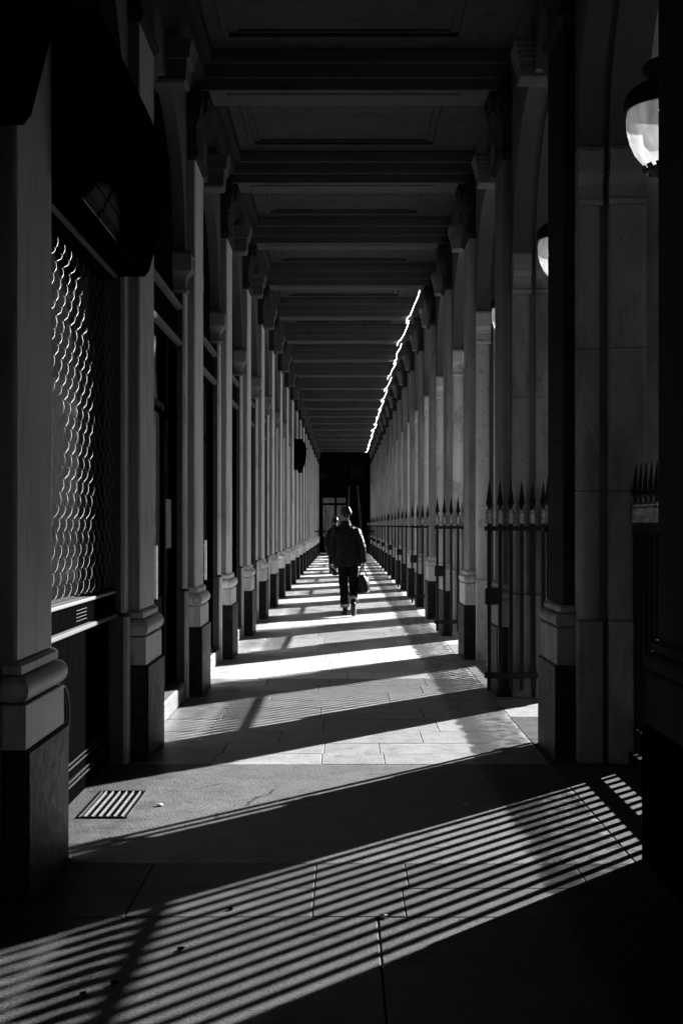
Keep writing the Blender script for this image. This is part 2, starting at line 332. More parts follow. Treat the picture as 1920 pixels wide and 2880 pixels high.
# ---- piers on the shop side
P = {}
def add(d, n, mesh): d.setdefault(n, []).append(mesh)
bm = bmesh.new(); loft_rect(bm, -1.46, -1.236, -0.36, 0.36, [(0, 0), (0.60, 0), (0.61, -0.012)], ('x0',)); add(P, 'plinth', me(bm, M['marble']))
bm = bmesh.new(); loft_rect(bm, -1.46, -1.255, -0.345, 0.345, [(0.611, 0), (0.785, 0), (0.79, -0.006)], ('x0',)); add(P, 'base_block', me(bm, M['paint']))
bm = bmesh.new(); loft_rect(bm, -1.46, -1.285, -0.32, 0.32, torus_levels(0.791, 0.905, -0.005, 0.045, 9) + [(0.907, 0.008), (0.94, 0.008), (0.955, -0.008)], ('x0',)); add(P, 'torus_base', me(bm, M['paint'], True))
bm = bmesh.new(); loft_rect(bm, -1.46, -1.306, -0.302, 0.302, [(0.95, 0), (4.72, 0)], ('x0',)); add(P, 'shaft', me(bm, M['paint_shade_side']))
add(P, 'shaft_face', boxme(-1.32, -1.30, -0.305, 0.305, 0.955, 4.719, M['paint'], 0.006))  # pale plate carries the lit face, the core behind is shade-toned
bm = bmesh.new(); loft_rect(bm, -1.46, -1.30, -0.305, 0.305, [(4.72, 0.004), (4.76, 0.03), (4.80, 0.03), (4.805, 0.006), (5.02, 0.006), (5.04, 0.02), (5.10, 0.04), (5.16, 0.045), (5.165, 0.06), (5.26, 0.06), (5.27, 0.05), (5.36, 0.05)], ('x0',)); add(P, 'capital', me(bm, M['cornice']))
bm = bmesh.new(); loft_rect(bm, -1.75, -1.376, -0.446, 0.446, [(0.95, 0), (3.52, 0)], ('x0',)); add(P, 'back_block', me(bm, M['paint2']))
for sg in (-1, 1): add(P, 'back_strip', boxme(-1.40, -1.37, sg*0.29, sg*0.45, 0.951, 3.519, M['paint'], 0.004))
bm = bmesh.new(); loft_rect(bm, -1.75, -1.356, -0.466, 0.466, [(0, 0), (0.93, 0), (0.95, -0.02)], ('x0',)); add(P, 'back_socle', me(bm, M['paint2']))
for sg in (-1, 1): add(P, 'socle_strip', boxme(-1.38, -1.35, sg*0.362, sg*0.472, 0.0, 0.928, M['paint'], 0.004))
imp = [(3.52, 0), (3.525, 0.012), (3.55, 0.022), (3.565, 0.0), (3.64, 0.0), (3.65, 0.012), (3.67, 0.02), (3.70, 0.05), (3.71, 0.056), (3.85, 0.056), (3.88, 0.03)]
bm = bmesh.new(); loft_rect(bm, -1.75, -1.372, -0.45, 0.45, imp, ('x0',)); add(P, 'impost', me(bm, M['paint_shade_side']))
# scrolled bracket carrying the beam
def bracket(s, x0, mt):
    pts = [(0, 4.96), (0.025, 4.98), (0.04, 5.03), (0.035, 5.08), (0.05, 5.12), (0.08, 5.16), (0.105, 5.20), (0.11, 5.27), (0.125, 5.29), (0.125, 5.36), (0, 5.36)]
    bm = bmesh.new(); prism(bm, [(x0 + s*(x - 0.02), z) for x, z in pts], -0.19, 0.19)
    for yy in (-0.12, 0, 0.12): prism(bm, [(x0 + s*(x*1.06 - 0.02), z) for x, z in pts[:-2] + [(0.125, 5.345), (0, 5.345)]], yy - 0.035, yy + 0.035)
    return me(bm, mt)
add(P, 'bracket', bracket(1, -1.30, M['cornice']))
def build_pier(k, parts, name, label, cat, group, swap=None):
    t = thing(name, label, cat, (0, YC(k), 0), group)
    for n, ms in parts.items():
        for m_ in ms:
            o = ob(n, m_, t); sw_ = (swap or {}).get(m_.materials[0].name)
            if sw_: o.material_slots[0].link = 'OBJECT'; o.material_slots[0].material = M[sw_]
    return t
for k in range(K0, K1 + 1):
    lab = {1: 'nearest pale pilaster on shop side, its black plinth at the lower left'}.get(k, '%s pale pilaster on black plinth along the shop side' % ORD[max(k - 1, 0)])
    if k < 1: lab = 'pale pilaster on the shop side, %s the viewer' % ('beside' if k == 0 else 'behind')
    t = build_pier(k, P, 'shop_pilaster', lab, 'pilaster', 'pilasters along the shop side', {'painted_pale_stone': 'paint_shaded'} if k <= 2 else None)  # near pilasters take the shaded copy of the paint
# number plate on the impost of the third pilaster
    if k == 3:
        ob('number_plate', boxme(-1.318, -1.310, -0.30, -0.10, 3.715, 3.845, M['paper'], 0.003), t, (0, -0.12, 0))
        cu = bpy.data.curves.new('number', 'FONT'); cu.body = '85'; cu.size = 0.125; cu.extrude = 0.002; cu.align_x = 'CENTER'; cu.align_y = 'CENTER'
        tmp = bpy.data.objects.new('tmp', cu); col.objects.link(tmp)
        dg = bpy.context.evaluated_depsgraph_get(); nm = bpy.data.meshes.new_from_object(tmp.evaluated_get(dg)); bpy.data.objects.remove(tmp)
        nm.materials.clear(); nm.materials.append(M['iron'])
        nb = ob('numerals', nm, t, (-1.3085, -0.32, 3.78)); nb.rotation_euler = (R(90), 0, R(90))

# ---- piers on the garden side
Q = {}
bm = bmesh.new(); loft_rect(bm, 1.34, 1.52, -0.36, 0.36, [(0, 0), (0.60, 0), (0.61, -0.012)], ('x1',)); add(Q, 'plinth', me(bm, M['marble']))
bm = bmesh.new(); loft_rect(bm, 1.355, 1.52, -0.345, 0.345, [(0.611, 0), (0.84, 0), (0.85, -0.01)], ('x1',)); add(Q, 'base_block', me(bm, M['stone']))
bm = bmesh.new(); loft_rect(bm, 1.385, 1.52, -0.32, 0.32, torus_levels(0.851, 0.94, -0.005, 0.04, 9) + [(0.943, 0.008), (0.975, 0.008), (0.99, -0.008)], ('x1',)); add(Q, 'torus_base', me(bm, M['stone'], True))
for z0, z1 in ((0.985, 2.05), (2.05, 3.35), (3.35, 4.72)):
    add(Q, 'shaft_stone', boxme(1.40, 1.52, -0.305, 0.305, z0, z1 - 0.001, M['shade_dim'], 0.006))
bm = bmesh.new(); loft_rect(bm, 1.40, 1.52, -0.305, 0.305, [(4.72, 0.004), (4.76, 0.03), (4.80, 0.03), (4.805, 0.006), (5.02, 0.006), (5.04, 0.02), (5.10, 0.035), (5.16, 0.04), (5.165, 0.05), (5.26, 0.05), (5.27, 0.04), (5.36, 0.04)], ('x1',)); add(Q, 'capital', me(bm, M['cornice']))
add(Q, 'bracket', bracket(-1, 1.40, M['cornice']))
for (x0, x1, h) in ((1.475, 1.63, 0.42), (1.665, 1.90, 0.45)):
    add(Q, 'socle_stone', boxme(x0 - 0.004 if x0 < 1.5 else x0 - 0.002, x1 + 0.002, -h - 0.02, h + 0.02, 0, 0.90, M['stone'], 0.008))
    for z0, z1 in ((0.90, 1.72), (1.72, 2.62), (2.62, 3.52)):
        add(Q, 'stone', round_block(x0, x1, h, z0 + 0.001, z1 - 0.001, 0.068 if x0 < 1.5 else 0.03, M['stone']))
    bm = bmesh.new(); loft_rect(bm, x0, x1, -h, h, [(z, o*0.8) for z, o in imp], ('x0', 'x1')); add(Q, 'impost', me(bm, M['stone']))
add(Q, 'core', boxme(1.50, 1.86, -0.385, 0.385, 0.0, 3.875, M['stone_plain']))
add(Q, 'outer_pilaster', boxme(1.902, 2.02, -0.33, 0.33, 0, 5.74, M['stone'], 0.01))
for k in range(K0, K1 + 1):
    lab = {1: 'nearest shade-darkened stone pier filling the right edge'}.get(k, '%s limestone pier on black plinth along the arcade' % ORD[max(k - 1, 0)])
    if k < 1: lab = 'limestone pier on the arcade side, %s the viewer' % ('beside' if k == 0 else 'behind')
    sw = {'weathered_limestone': 'shade_stone', 'shade_dimmed_limestone': 'shade_stone', 'limestone_wall': 'shade_stone', 'black_marble': 'wood'} if k <= 1 else {'shade_dimmed_limestone': 'shade_stone'} if k == 2 else None if k == 3 else {'weathered_limestone': 'lit_stone', 'shade_dimmed_limestone': 'stone'}  # pier tones follow painted light falloff: near ones blackened, far ones paled
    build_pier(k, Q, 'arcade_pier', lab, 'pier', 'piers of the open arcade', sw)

# ---- arcade wall with arches, and the shop wall with blind arches
def arch_mesh(bm, x0, x1, half, rad, spring, top, seg=28):
    pts = [(-B/2, spring), (-half, spring)]
    pts += [(-rad*math.cos(math.pi*i/seg), spring + rad*math.sin(math.pi*i/seg)) for i in range(1, seg)]
    pts += [(half, spring), (B/2, spring)]
    if half > rad: pts[1:1] = []
    F = [[bm.verts.new((x, y, z)) for y, z in pts] for x in (x0, x1)]
    T = [[bm.verts.new((x, y, top)) for y, z in pts] for x in (x0, x1)]
    for i in range(len(pts) - 1):
        bm.faces.new((F[0][i], F[0][i+1], T[0][i+1], T[0][i])); bm.faces.new((F[1][i], F[1][i+1], T[1][i+1], T[1][i]))
        bm.faces.new((F[0][i], F[0][i+1], F[1][i+1], F[1][i]))
SP = 3.881
bm = bmesh.new(); arch_mesh(bm, 1.665, 1.90, 1.10, 1.10, SP, 5.75); archB = me(bm, M['stone_plain'], True)
bm = bmesh.new(); arch_mesh(bm, 1.475, 1.63, 1.13, 1.13, SP, 5.75); archA = me(bm, M['stone_plain'], True)
bm = bmesh.new(); arch_mesh(bm, 1.63, 1.665, 1.165, 1.165, SP, 5.75); archG = me(bm, M['stone_plain'], True)
bm = bmesh.new(); loft_rect(bm, 1.37, 1.66, -0.12, 0.12, [(4.97, -0.02), (4.98, 0), (5.10, 0.008), (5.105, 0.018), (5.14, 0.018), (5.145, 0.028), (5.18, 0.028), (5.185, 0.038), (5.22, 0.038), (5.225, 0.046), (5.27, 0.046)], ('x1',)); keyst = me(bm, M['shade_dim'])
aw = thing('arcade_wall', 'limestone arcade wall of round arches open to the garden', 'wall', (0, 0, 0))
for k in range(1, K1):
    yy = YC(k) + B/2
    a = ob('arch', archB, aw, (0, yy, 0)); ob('inner_arch', archA, a); ob('arch_groove', archG, a); ob('keystone', keyst, a)
ob('light_block_bay', boxme(1.50, 1.88, BACK, YC(1) - 0.38, 0.0, 5.75, M['panel']), aw)  # unseen solid fill, added to keep light off the near piers
ob('end_bay', boxme(1.50, 1.88, YC(K1) + 0.3, END, 0.0, 5.75, M['stone_plain']), aw)
sw = thing('shop_wall', 'dark wall of blind arches above the shop fronts', 'wall', (0, 0, 0))
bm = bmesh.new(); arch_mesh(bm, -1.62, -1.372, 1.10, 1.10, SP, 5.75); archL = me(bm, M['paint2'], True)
bm = bmesh.new(); prism(bm, [(-1.40, 5.30), (-1.30, 5.34), (-1.28, 5.42), (-1.22, 5.45), (-1.20, 5.56), (-1.15, 5.60), (-1.15, 5.696), (-1.40, 5.696)], -1.24, 1.24); corn = me(bm, M['cornice'])
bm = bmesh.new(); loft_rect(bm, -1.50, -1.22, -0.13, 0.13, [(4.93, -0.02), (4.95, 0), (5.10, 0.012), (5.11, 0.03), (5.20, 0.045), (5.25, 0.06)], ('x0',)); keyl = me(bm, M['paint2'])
for k in range(K0, K1):
    yy = YC(k) + B/2
    a = ob('blind_arch', archL, sw, (0, yy, 0)); ob('cornice', corn, a); ob('keystone', keyl, a)
ob('backing', boxme(-2.0, -1.62, BACK, END, 0.0, 5.75, M['panel']), sw)
# body of the building above and behind, and an unseen wall added behind the viewer to block light
o = ob('upper_storeys', boxme(-9, 1.96, BACK - 3, END + 6, 5.951, 17, M['stone_plain'])); tag(o, 'upper storeys of the gallery building', kind='structure')
o = ob('rear_light_block', boxme(-2.0, 2.0, BACK - 0.4, BACK, -0.02, 5.72, M['panel'])); tag(o, 'unseen dark wall added behind the viewer to keep light out', 'wall')

# ---- shop fronts
def shop_front(k):
    y0, y1 = YC(k) + 0.452, YC(k + 1) - 0.452; L_ = y1 - y0
    lab = {1: 'nearest shop front with rolled-down wire grille on the left', 2: 'second shop front, closed door beyond the wire grille'}.get(k, '%s dark shop front recessed along the shop side' % ORD[max(k - 1, 0)])
    if k < 1: lab = 'dark shop front on the left, %s the viewer' % ('beside' if k == 0 else 'behind')
    t = thing('shop', lab, 'shop', (0, y0, 0), 'shop fronts along the gallery')
    W = M['wood']
    xb = SHOPX
    ob('step', boxme(xb - 0.1, -1.358, 0.004 + 0.02, L_ - 0.004 - 0.02, 0.0, 0.15, M['shopstone'], 0.012), t) if k >= 2 else None
    if k != 1:
        bot = 0.155 if k >= 2 else 0.0
        nz = 3 if k % 3 else 2
        ws = L_ / nz
        for i in range(nz):
            bm = bmesh.new(); box(bm, xb - 0.02, xb + 0.02, i*ws + 0.06, (i+1)*ws - 0.06, 0.95, 3.0)
            p = ob('pane', me(bm, M['pane']), t)
            ob('kick_panel', boxme(xb - 0.02, xb + 0.035, i*ws + 0.05, (i+1)*ws - 0.05, bot, 0.93, W, 0.008), t)
            ob('panel_moulding', boxme(xb + 0.03, xb + 0.05, i*ws + 0.14, (i+1)*ws - 0.14, 0.28, 0.80, W, 0.01), t)
        for i in range(nz + 1):
            ob('post', boxme(xb - 0.03, xb + 0.055, max(0, i*ws - 0.05), min(L_, i*ws + 0.05), bot, 3.04, W, 0.006), t)
        ob('rail', boxme(xb - 0.03, xb + 0.06, 0.0, L_, 2.42, 2.48, W, 0.005), t)
        bm = bmesh.new(); bar(bm, (xb + 0.1, ws - 0.11, 0.95), (xb + 0.1, ws - 0.11, 1.35), 0.022); bar(bm, (xb + 0.04, ws - 0.11, 1.0), (xb + 0.1, ws - 0.11, 1.0), 0.015); bar(bm, (xb + 0.04, ws - 0.11, 1.3), (xb + 0.1, ws - 0.11, 1.3), 0.015)
        ob('door_handle', me(bm, M['steel']), t)
    bm = bmesh.new(); box(bm, xb - 0.05, xb + 0.06, 0, L_, 3.041, 3.40)
    f = ob('fascia', me(bm, M['panel']), t)
    for z in (3.05, 3.36):
        bm = bmesh.new(); prism(bm, [(xb + 0.05, z), (xb + 0.09, z + 0.01), (xb + 0.11, z + 0.035), (xb + 0.085, z + 0.05), (xb + 0.05, z + 0.06)], 0.0, L_); ob('moulding', me(bm, M['paint2']), f)
    ob('lunette_panel', boxme(xb - 0.05, xb + 0.02, -0.03, L_ + 0.03, 3.42, 5.2, M['panel']), t)
    return t, y0, y1
for k in range(K0, K1):
    t, y0, y1 = shop_front(k); L_ = y1 - y0
    if k == 2:
        ob('notice', boxme(SHOPX + 0.021, SHOPX + 0.026, L_ - 0.66, L_ - 0.16, 1.31, 1.72, M['paper']), t)
    if k == 1:
        # wire grille: links hooked to each other in staggered rows
        bm = bmesh.new(); z0, z1 = 1.12, 2.95; rows = 27; colsn = 13; xg = SHOPX + 0.06
        dz = (z1 - z0) / rows; dy = (L_ - 0.1) / colsn
        rr = random.Random(3); sag = [rr.uniform(-0.25, 0.25)*dy for _ in range(rows + 1)]
        for r in range(rows):
            za, zb = z0 + r*dz, z0 + (r+1)*dz
            for c in range(colsn):
                oa = 0.02 + c*dy + (0.5*dy if r % 2 else 0) + sag[r]; ob_ = 0.02 + c*dy + (dy if r % 2 else 0.5*dy) + sag[r+1]
                if oa > L_ - 0.03 or ob_ > L_ - 0.02 or oa < 0.02: continue
                # strong S-shaped link rising to the right, thin one back to the left
                pts = [(xg, oa - 0.006, za + 0.004), (xg + 0.004, oa + 0.004, za - 0.002), (xg + 0.008, oa + 0.010, za + 0.010), (xg + 0.012, (oa + ob_)/2 + 0.006, (za + zb)/2), (xg + 0.006, ob_ - 0.003, zb - 0.006), (xg, ob_ + 0.006, zb + 0.002)]
                tube(bm, pts, [0.0009]*6, 5, True, up=Vector((1, 0, 0)))
                tube(bm, [(xg + 0.002, ob_, zb), (xg - 0.003, (ob_ + oa + dy)/2 - 0.004, (za + zb)/2), (xg, min(oa + dy, L_ - 0.02), za)], [0.0008]*3, 4, True, up=Vector((1, 0, 0)))
        gobj = ob('wire_grille', me(bm, M['wire']), t); gobj['kind'] = 'stuff'
        ob('pane', boxme(SHOPX - 0.03, SHOPX, 0.0, L_, 1.0, 3.04, M['pane']), t)
        bm = bmesh.new(); box(bm, SHOPX, SHOPX + 0.078, 0.02, L_ - 0.02, 1.075, 1.095, 0.004); ob('grille_rail', me(bm, M['wire']), t)
        bm = bmesh.new(); box(bm, SHOPX, SHOPX + 0.07, 0.0, L_, 0.96, 1.064, 0.004); ob('lock_rail', me(bm, M['wood']), t)
        for i in range(4): ob('vent_slot', boxme(SHOPX + 0.0705, SHOPX + 0.073, 1.0, 1.28, 0.985 + i*0.019, 0.987 + i*0.019, M['wire']), t)
        bm = bmesh.new(); box(bm, SHOPX, SHOPX + 0.085, 0.0, L_, 0.925, 0.95, 0.006); ob('window_sill', me(bm, M['beam']), t)
        ob('kick_panel', boxme(SHOPX - 0.03, SHOPX + 0.03, 0.0, L_, 0.0, 0.914, M['wood'], 0.004), t)
        for z in (0.10, 0.125, 0.185, 0.21):
            ob('bottom_moulding', boxme(SHOPX + 0.02, SHOPX + 0.05 - (z - 0.1)*0.12, 0.0, L_, z, z + 0.011, M['leather'], 0.004), t)
        bm = bmesh.new(); n = 24
        ring = [(SHOPX + 0.045, 0.78 + 0.17*math.cos(2*math.pi*i/n), 0.50 + 0.17*math.sin(2*math.pi*i/n)) for i in range(n)]
        for i in range(n): bar(bm, ring[i], ring[(i+1) % n], 0.006)
        ob('ring_moulding', me(bm, M['leather']), t)

# ---- projecting awning boxes above the shop fronts
def awning(y0, y1, label):
    t = thing('awning_box', label, 'awning', (0, y0, 0), 'awning boxes above shop fronts'); L_ = y1 - y0
    bm = bmesh.new(); prism(bm, [(-1.46, 3.06), (-1.245, 3.06), (-1.215, 3.10), (-1.10, 3.55), (-1.10, 3.76), (-1.46, 3.76)], 0, L_); ob('casing', me(bm, M['wood']), t)
    bm = bmesh.new(); prism(bm, [(-1.222, 3.155), (-1.196, 3.155), (-1.098, 3.53), (-1.124, 3.53)], 0.12, L_ - 0.12); ob('sloping_board', me(bm, M['wood']), t)
    ob('metal_trim', boxme(-1.250, -1.240, 0.3, L_ - 0.1, 3.054, 3.0595, M['trim']), t)
    ob('top_cap', boxme(-1.46, -1.085, -0.01, L_ + 0.01, 3.761, 3.80, M['wood'], 0.006), t)
awning(1.2, 5.02, 'black awning box over the leftmost pilaster, top left')
awning(5.78, 8.08, 'black awning box above the wire grille shop front')
awning(34.2, 38.3, 'black sloping awning box projecting far along the shop side')

# ---- railings and gates between the arcade piers
def bar_mesh(zb, zt, s=0.032): return boxme(-s/2, s/2, -s/2, s/2, zb, zt, M['iron'])
BARM = bar_mesh(0.08, 1.515)
bm = bmesh.new(); lathe(bm, [(0.019, 1.515), (0.039, 1.519), (0.037, 1.56), (0.030, 1.588), (0.033, 1.593), (0.034, 1.61), (0.026, 1.618), (0.029, 1.628), (0.019, 1.642)], 12); TASS = me(bm, M['gilt'], True, 50)
bm = bmesh.new()
def spear(bm, c=(0, 0)):
    rings = []
    for wd, z in ((0.013, 1.640), (0.012, 1.662), (0.028, 1.690), (0.023, 1.715), (0.014, 1.79), (0.002, 1.885)):
        rings.append([bm.verts.new((c[0] + wd*math.cos(math.pi/2*i), c[1] + wd*math.sin(math.pi/2*i), z)) for i in range(4)])
    for r, s in zip(rings, rings[1:]):
        for i in range(4): bm.faces.new((r[i], r[(i+1) % 4], s[(i+1) % 4], s[i]))
    bm.faces.new(rings[0][::-1]); bm.faces.new(rings[-1])
spear(bm); SPEAR = me(bm, M['iron'])
def fence(t, length, spacing, detailed, start=0.05, x=0.0, par=None):
    """railing along local +Y from the thing's origin"""
    n = int(round((length - 2*start) / spacing)); sp = (length - 2*start) / n
    for z0, z1, nm in ((1.455, 1.495, 'top_rail'), (0.185, 0.235, 'bottom_rail')):
        ob(nm, boxme(x - 0.021, x + 0.021, 0.0, length, z0, z1, M['iron'], 0.003), t)
    if length > 1.5: ob('ground_bar', boxme(x - 0.05, x + 0.05, 0.0, length, 0.004, 0.085, M['iron'], 0.004), t)
    if detailed:
        for i in range(n + 1):
            b_ = ob('bar', BARM, t, (x, start + i*sp, 0)); ob('tassel', TASS, b_); ob('spear', SPEAR, b_)
    else:
        b1 = bmesh.new(); b2 = bmesh.new()
        for i in range(n + 1):
            yy = start + i*sp; box(b1, x - 0.016, x + 0.016, yy - 0.016, yy + 0.016, 0.08, 1.515); spear(b1, (x, yy))
            lathe(b2, [(0.019, 1.515), (0.034, 1.519), (0.027, 1.585), (0.03, 1.605), (0.018, 1.632)], 6, (x, yy, 0))
        o = ob('bars', me(b1, M['iron']), t); o['kind'] = 'stuff'; o = ob('tassels', me(b2, M['gilt']), t); o['kind'] = 'stuff'
RX = 1.83
ri = gi = 0
for k in range(1, K1):
    y0, y1 = YC(k) + 0.42, YC(k + 1) - 0.42
    if k % 2:
        t = thing('iron_railing', '%s black iron railing with spear tips closing an arch' % ORD[ri], 'railing', (RX, y0, 0), 'railings between arcade piers'); ri += 1
        fence(t, y1 - y0, 0.135, k <= 5)
    else:
        for far_leaf, yy, ln in ((True, y1 - 0.13, 0.64), (False, y0 + 0.10, 0.45)):
            lab = '%s spear-topped iron gate leaf swung open into the gallery' if far_leaf else '%s short iron gate leaf swung open behind a pier'
            t = thing('gate_leaf', lab % ORD[gi], 'gate', (RX + 0.02, yy, 0), 'open gate leaves between arcade piers')
            t.rotation_euler = (0, 0, R(90 + [0, 4, -3, 5, -5][gi % 5]))
            fence(t, ln, 0.10, k <= 6, 0.04)
            if far_leaf: ob('lock_box', boxme(-0.03, 0.03, 0.50, 0.635, 0.82, 0.96, M['iron'], 0.006), t)
        gi += 1

# ---- hanging lanterns in the arches
Lm = {}
bm = bmesh.new(); lathe(bm, [(0.232, -0.02), (0.24, 0.0), (0.24, 0.03), (0.232, 0.06), (0.19, 0.10), (0.13, 0.125), (0.115, 0.15), (0.12, 0.165), (0.145, 0.185), (0.15, 0.205), (0.13, 0.23), (0.07, 0.25), (0.03, 0.26)], 32); Lm['cap'] = me(bm, M['iron'], True, 40)
bm = bmesh.new(); lathe(bm, [(0.222, -0.02), (0.229, -0.06), (0.226, -0.12), (0.212, -0.18), (0.185, -0.24), (0.15, -0.285), (0.105, -0.325), (0.07, -0.34)], 32, cap=False); Lm['glass_bowl'] = me(bm, M['milk'], True)
bm = bmesh.new(); lathe(bm, [(0.11, -0.318), (0.13, -0.326), (0.10, -0.345), (0.06, -0.36), (0.035, -0.375), (0.04, -0.40), (0.055, -0.42), (0.05, -0.45), (0.02, -0.475), (0.004, -0.48)], 16)
for i in range(14):
    a = 2*math.pi*i/14; bar(bm, (0.12*math.cos(a), 0.12*math.sin(a), -0.34), (0.143*math.cos(a), 0.143*math.sin(a), -0.312), 0.03, 0.012)
Lm['finial'] = me(bm, M['iron'], True, 40)
bm = bmesh.new(); lathe(bm, [(0.19, -0.03), (0.21, -0.018), (0.21, -0.012), (0.02, -0.008)], 24); Lm['reflector'] = me(bm, M['panel'], True)
bm = bmesh.new(); lathe(bm, [(0.03, -0.03), (0.03, -0.07), (0.055, -0.10), (0.06, -0.16), (0.045, -0.19), (0.01, -0.20)], 16); Lm['bulb'] = me(bm, M['paper'], True)
bm = bmesh.new(); bar(bm, (0, 0, 0.25), (0, 0, 1.29), 0.026); lathe(bm, [(0.015, 0.30), (0.05, 0.33), (0.055, 0.40), (0.045, 0.52), (0.02, 0.56)], 12)
Lm['hanger'] = me(bm, M['iron'], True, 40)
for k in range(1, K1):
    t = thing('hanging_lantern', '%s iron lantern with milky glass bowl hanging in an arch' % ORD[k - 1], 'lantern', (1.715, YC(k) + B/2 - 0.22, 3.70), 'lanterns hanging in the arches')
    for n, m_ in Lm.items(): ob(n, m_, t)

# ---- thin light tubes under the ceiling on the arcade side
for k in range(6, K1):
    y0, y1 = YC(k) + 0.30, YC(k + 1) + 0.26
    t_ = random.Random(k); x0 = 1.215 + t_.uniform(-0.02, 0.02); x1 = 1.16 + t_.uniform(-0.03, 0.03)
    bm = bmesh.new(); z = SOF - 0.02
    tp_ = [(x0 + 0.03, 0, z + 0.05), (x0 + 0.025, 0.5, z + 0.02), (x0 + t_.uniform(-0.02, 0.01), B*0.45, z + t_.uniform(-0.02, 0.02)), (x1 + 0.03, B*0.7, z - 0.02), (x1 - 0.01, B*0.74, z - 0.035), (x1 - 0.005, y1 - y0, z - 0.02)]
    tube(bm, tp_, [0.0036]*len(tp_), 6)
    o = ob('light_tube', me(bm, M['light']), None, (0, y0, 0)); tag(o, '%s glowing thin light tube under ceiling edge, arcade side' % ORD[k - 6], 'light', 'light tubes along the ceiling edge')

# ---- floor grate and bits of litter
t = thing('floor_grate', 'iron floor grate with long bars set by the shop base', 'grate', (-1.235, 6.92, 0.004))
bm = bmesh.new()
for s in (-1, 1): box(bm, s*0.122 - 0.008, s*0.122 + 0.008, -0.33, 0.33, -0.002, 0.006, 0.002); box(bm, -0.114, 0.114, s*0.322 - 0.008, s*0.322 + 0.008, -0.002, 0.006, 0.002)
ob('frame', me(bm, M['iron']), t)
ob('pit', boxme(-0.115, 0.115, -0.315, 0.315, -0.002, -0.0005, M['pane']), t)
gb = boxme(-0.0045, 0.0045, -0.314, 0.314, -0.0003, 0.007, M['grate'], 0.001)
for i in range(6): ob('grate_bar', gb, t, (-0.095 + i*0.038, 0, 0))
def crumb(px, py, s, m, label):
    d = 1.5*2960/(py - 1207); x = (px - 789)*d/2960
    bm = bmesh.new(); bmesh.ops.create_icosphere(bm, subdivisions=1, radius=s)
    for v in bm.verts: v.co = Vector((v.co.x*random.uniform(0.7, 1.6), v.co.y*random.uniform(0.7, 1.4), v.co.z*random.uniform(0.4, 0.8)))
    o = ob('pebble', me(bm, m), None, (x, d, 0.003 + s*0.3)); tag(o, label, 'litter', 'litter on the floor')
crumb(880, 2108, 0.016, M['pale'], 'pale pebble lying in the paving joint near the middle')
crumb(367, 1852, 0.016, M['pale'], 'white crumb on concrete right of the floor grate')
crumb(416, 2182, 0.012, M['wood'], 'small dark pebble in striped light, lower left')
crumb(263, 2262, 0.013, M['wood'], 'dark pebble in rail shadow, lower left')
crumb(192, 2285, 0.011, M['wood'], 'leftmost dark pebble near the bottom edge')
crumb(530, 2090, 0.011, M['wood'], 'dark pebble on paving band left of the middle')
crumb(1068, 1850, 0.009, M['pale'], 'tiny pale crumb in shade on the smooth concrete')

# ---- far end: glazed doors, lunette, sign, ladder and barrier tape
ew = thing('end_wall', 'dark glazed shop wall closing the far end of gallery', 'wall', (0, END, 0))
ob('wall', boxme(-2.0, 2.0, 0.05, 0.4, 0, 5.8, M['panel']), ew)
ob('base', boxme(-1.5, 1.5, -0.02, 0.049, 0, 0.5, M['wood'], 0.01), ew)
for x0, x1 in ((-1.13, -0.5), (-0.38, 0.1)):
    d_ = ob('door', boxme(x0 - 0.07, x1 + 0.07, 0.0, 0.048, 0.502, 3.1, M['wood'], 0.01), ew)
    ob('pane', boxme(x0, x1, -0.006, -0.001, 0.91, 2.60, M['reflect_pane']), d_); ob('pane', boxme(x0, x1, -0.006, -0.001, 2.72, 3.0, M['reflect_pane']), d_)
for i in range(5):
    bm = bmesh.new(); c = (-0.5, 4.0); r = 0.98; a0, a1 = math.pi*i/5 + 0.05, math.pi*(i+1)/5 - 0.05
    pts = [(c[0] + 0.12*math.cos((a0+a1)/2), c[1] + 0.12*math.sin((a0+a1)/2))] + [(c[0] + r*math.cos(a0 + (a1-a0)*j/5), c[1] + r*math.sin(a0 + (a1-a0)*j/5)) for j in range(6)]
    prism(bm, pts, 0.03, 0.048); ob('lunette_pane', me(bm, M['pane'] if i in (1, 4) else M['trousers'] if i else M['panel']), ew)
ob('cornice', boxme(-1.3, 1.2, -0.03, 0.049, 3.72, 3.82, M['wood'], 0.02), ew)
bm = bmesh.new(); box(bm, 0.38, 1.02, -0.02, 0.02, 4.17, 4.66, 0.01); box(bm, 0.34, 1.06, -0.025, 0.025, 4.13, 4.169, 0.005)
ob('sign_board', me(bm, M['iron']), ew, (0, 0.02, 0))
ld = thing('step_ladder', 'tall open step ladder standing before the far end wall', 'ladder', (0.62, END - 1.3, 0))
for s in (-1, 1):
    bm = bmesh.new(); bar(bm, (s*0.42 - 0.05, -0.55, 0), (s*0.22 - 0.1, 0, 3.6), 0.07, 0.03); ob('front_rail', me(bm, M['wire']), ld)
    bm = bmesh.new(); bar(bm, (s*0.42 + 0.08, 0.62, 0), (s*0.22 - 0.1, 0.05, 3.6), 0.06, 0.03); ob('rear_rail', me(bm, M['wire']), ld)
for i in range(1, 12):
    f = i/12; wd = 0.42 - 0.2*f
    ob('rung', boxme(-wd - 0.05 - 0.05*f, wd - 0.05 - 0.05*f, -0.55*(1-f) - 0.05, -0.55*(1-f) + 0.05, 3.6*f, 3.6*f + 0.03, M['iron']), ld)
bm = bmesh.new(); bar(bm, (-0.36, -0.42, 0.9), (0.4, 0.5, 0.9), 0.03); ob('stay', me(bm, M['steel']), ld)
tp = thing('barrier_tape', 'striped barrier tape stretched across the far gallery', 'tape', (0, 58, 0))
n = 26
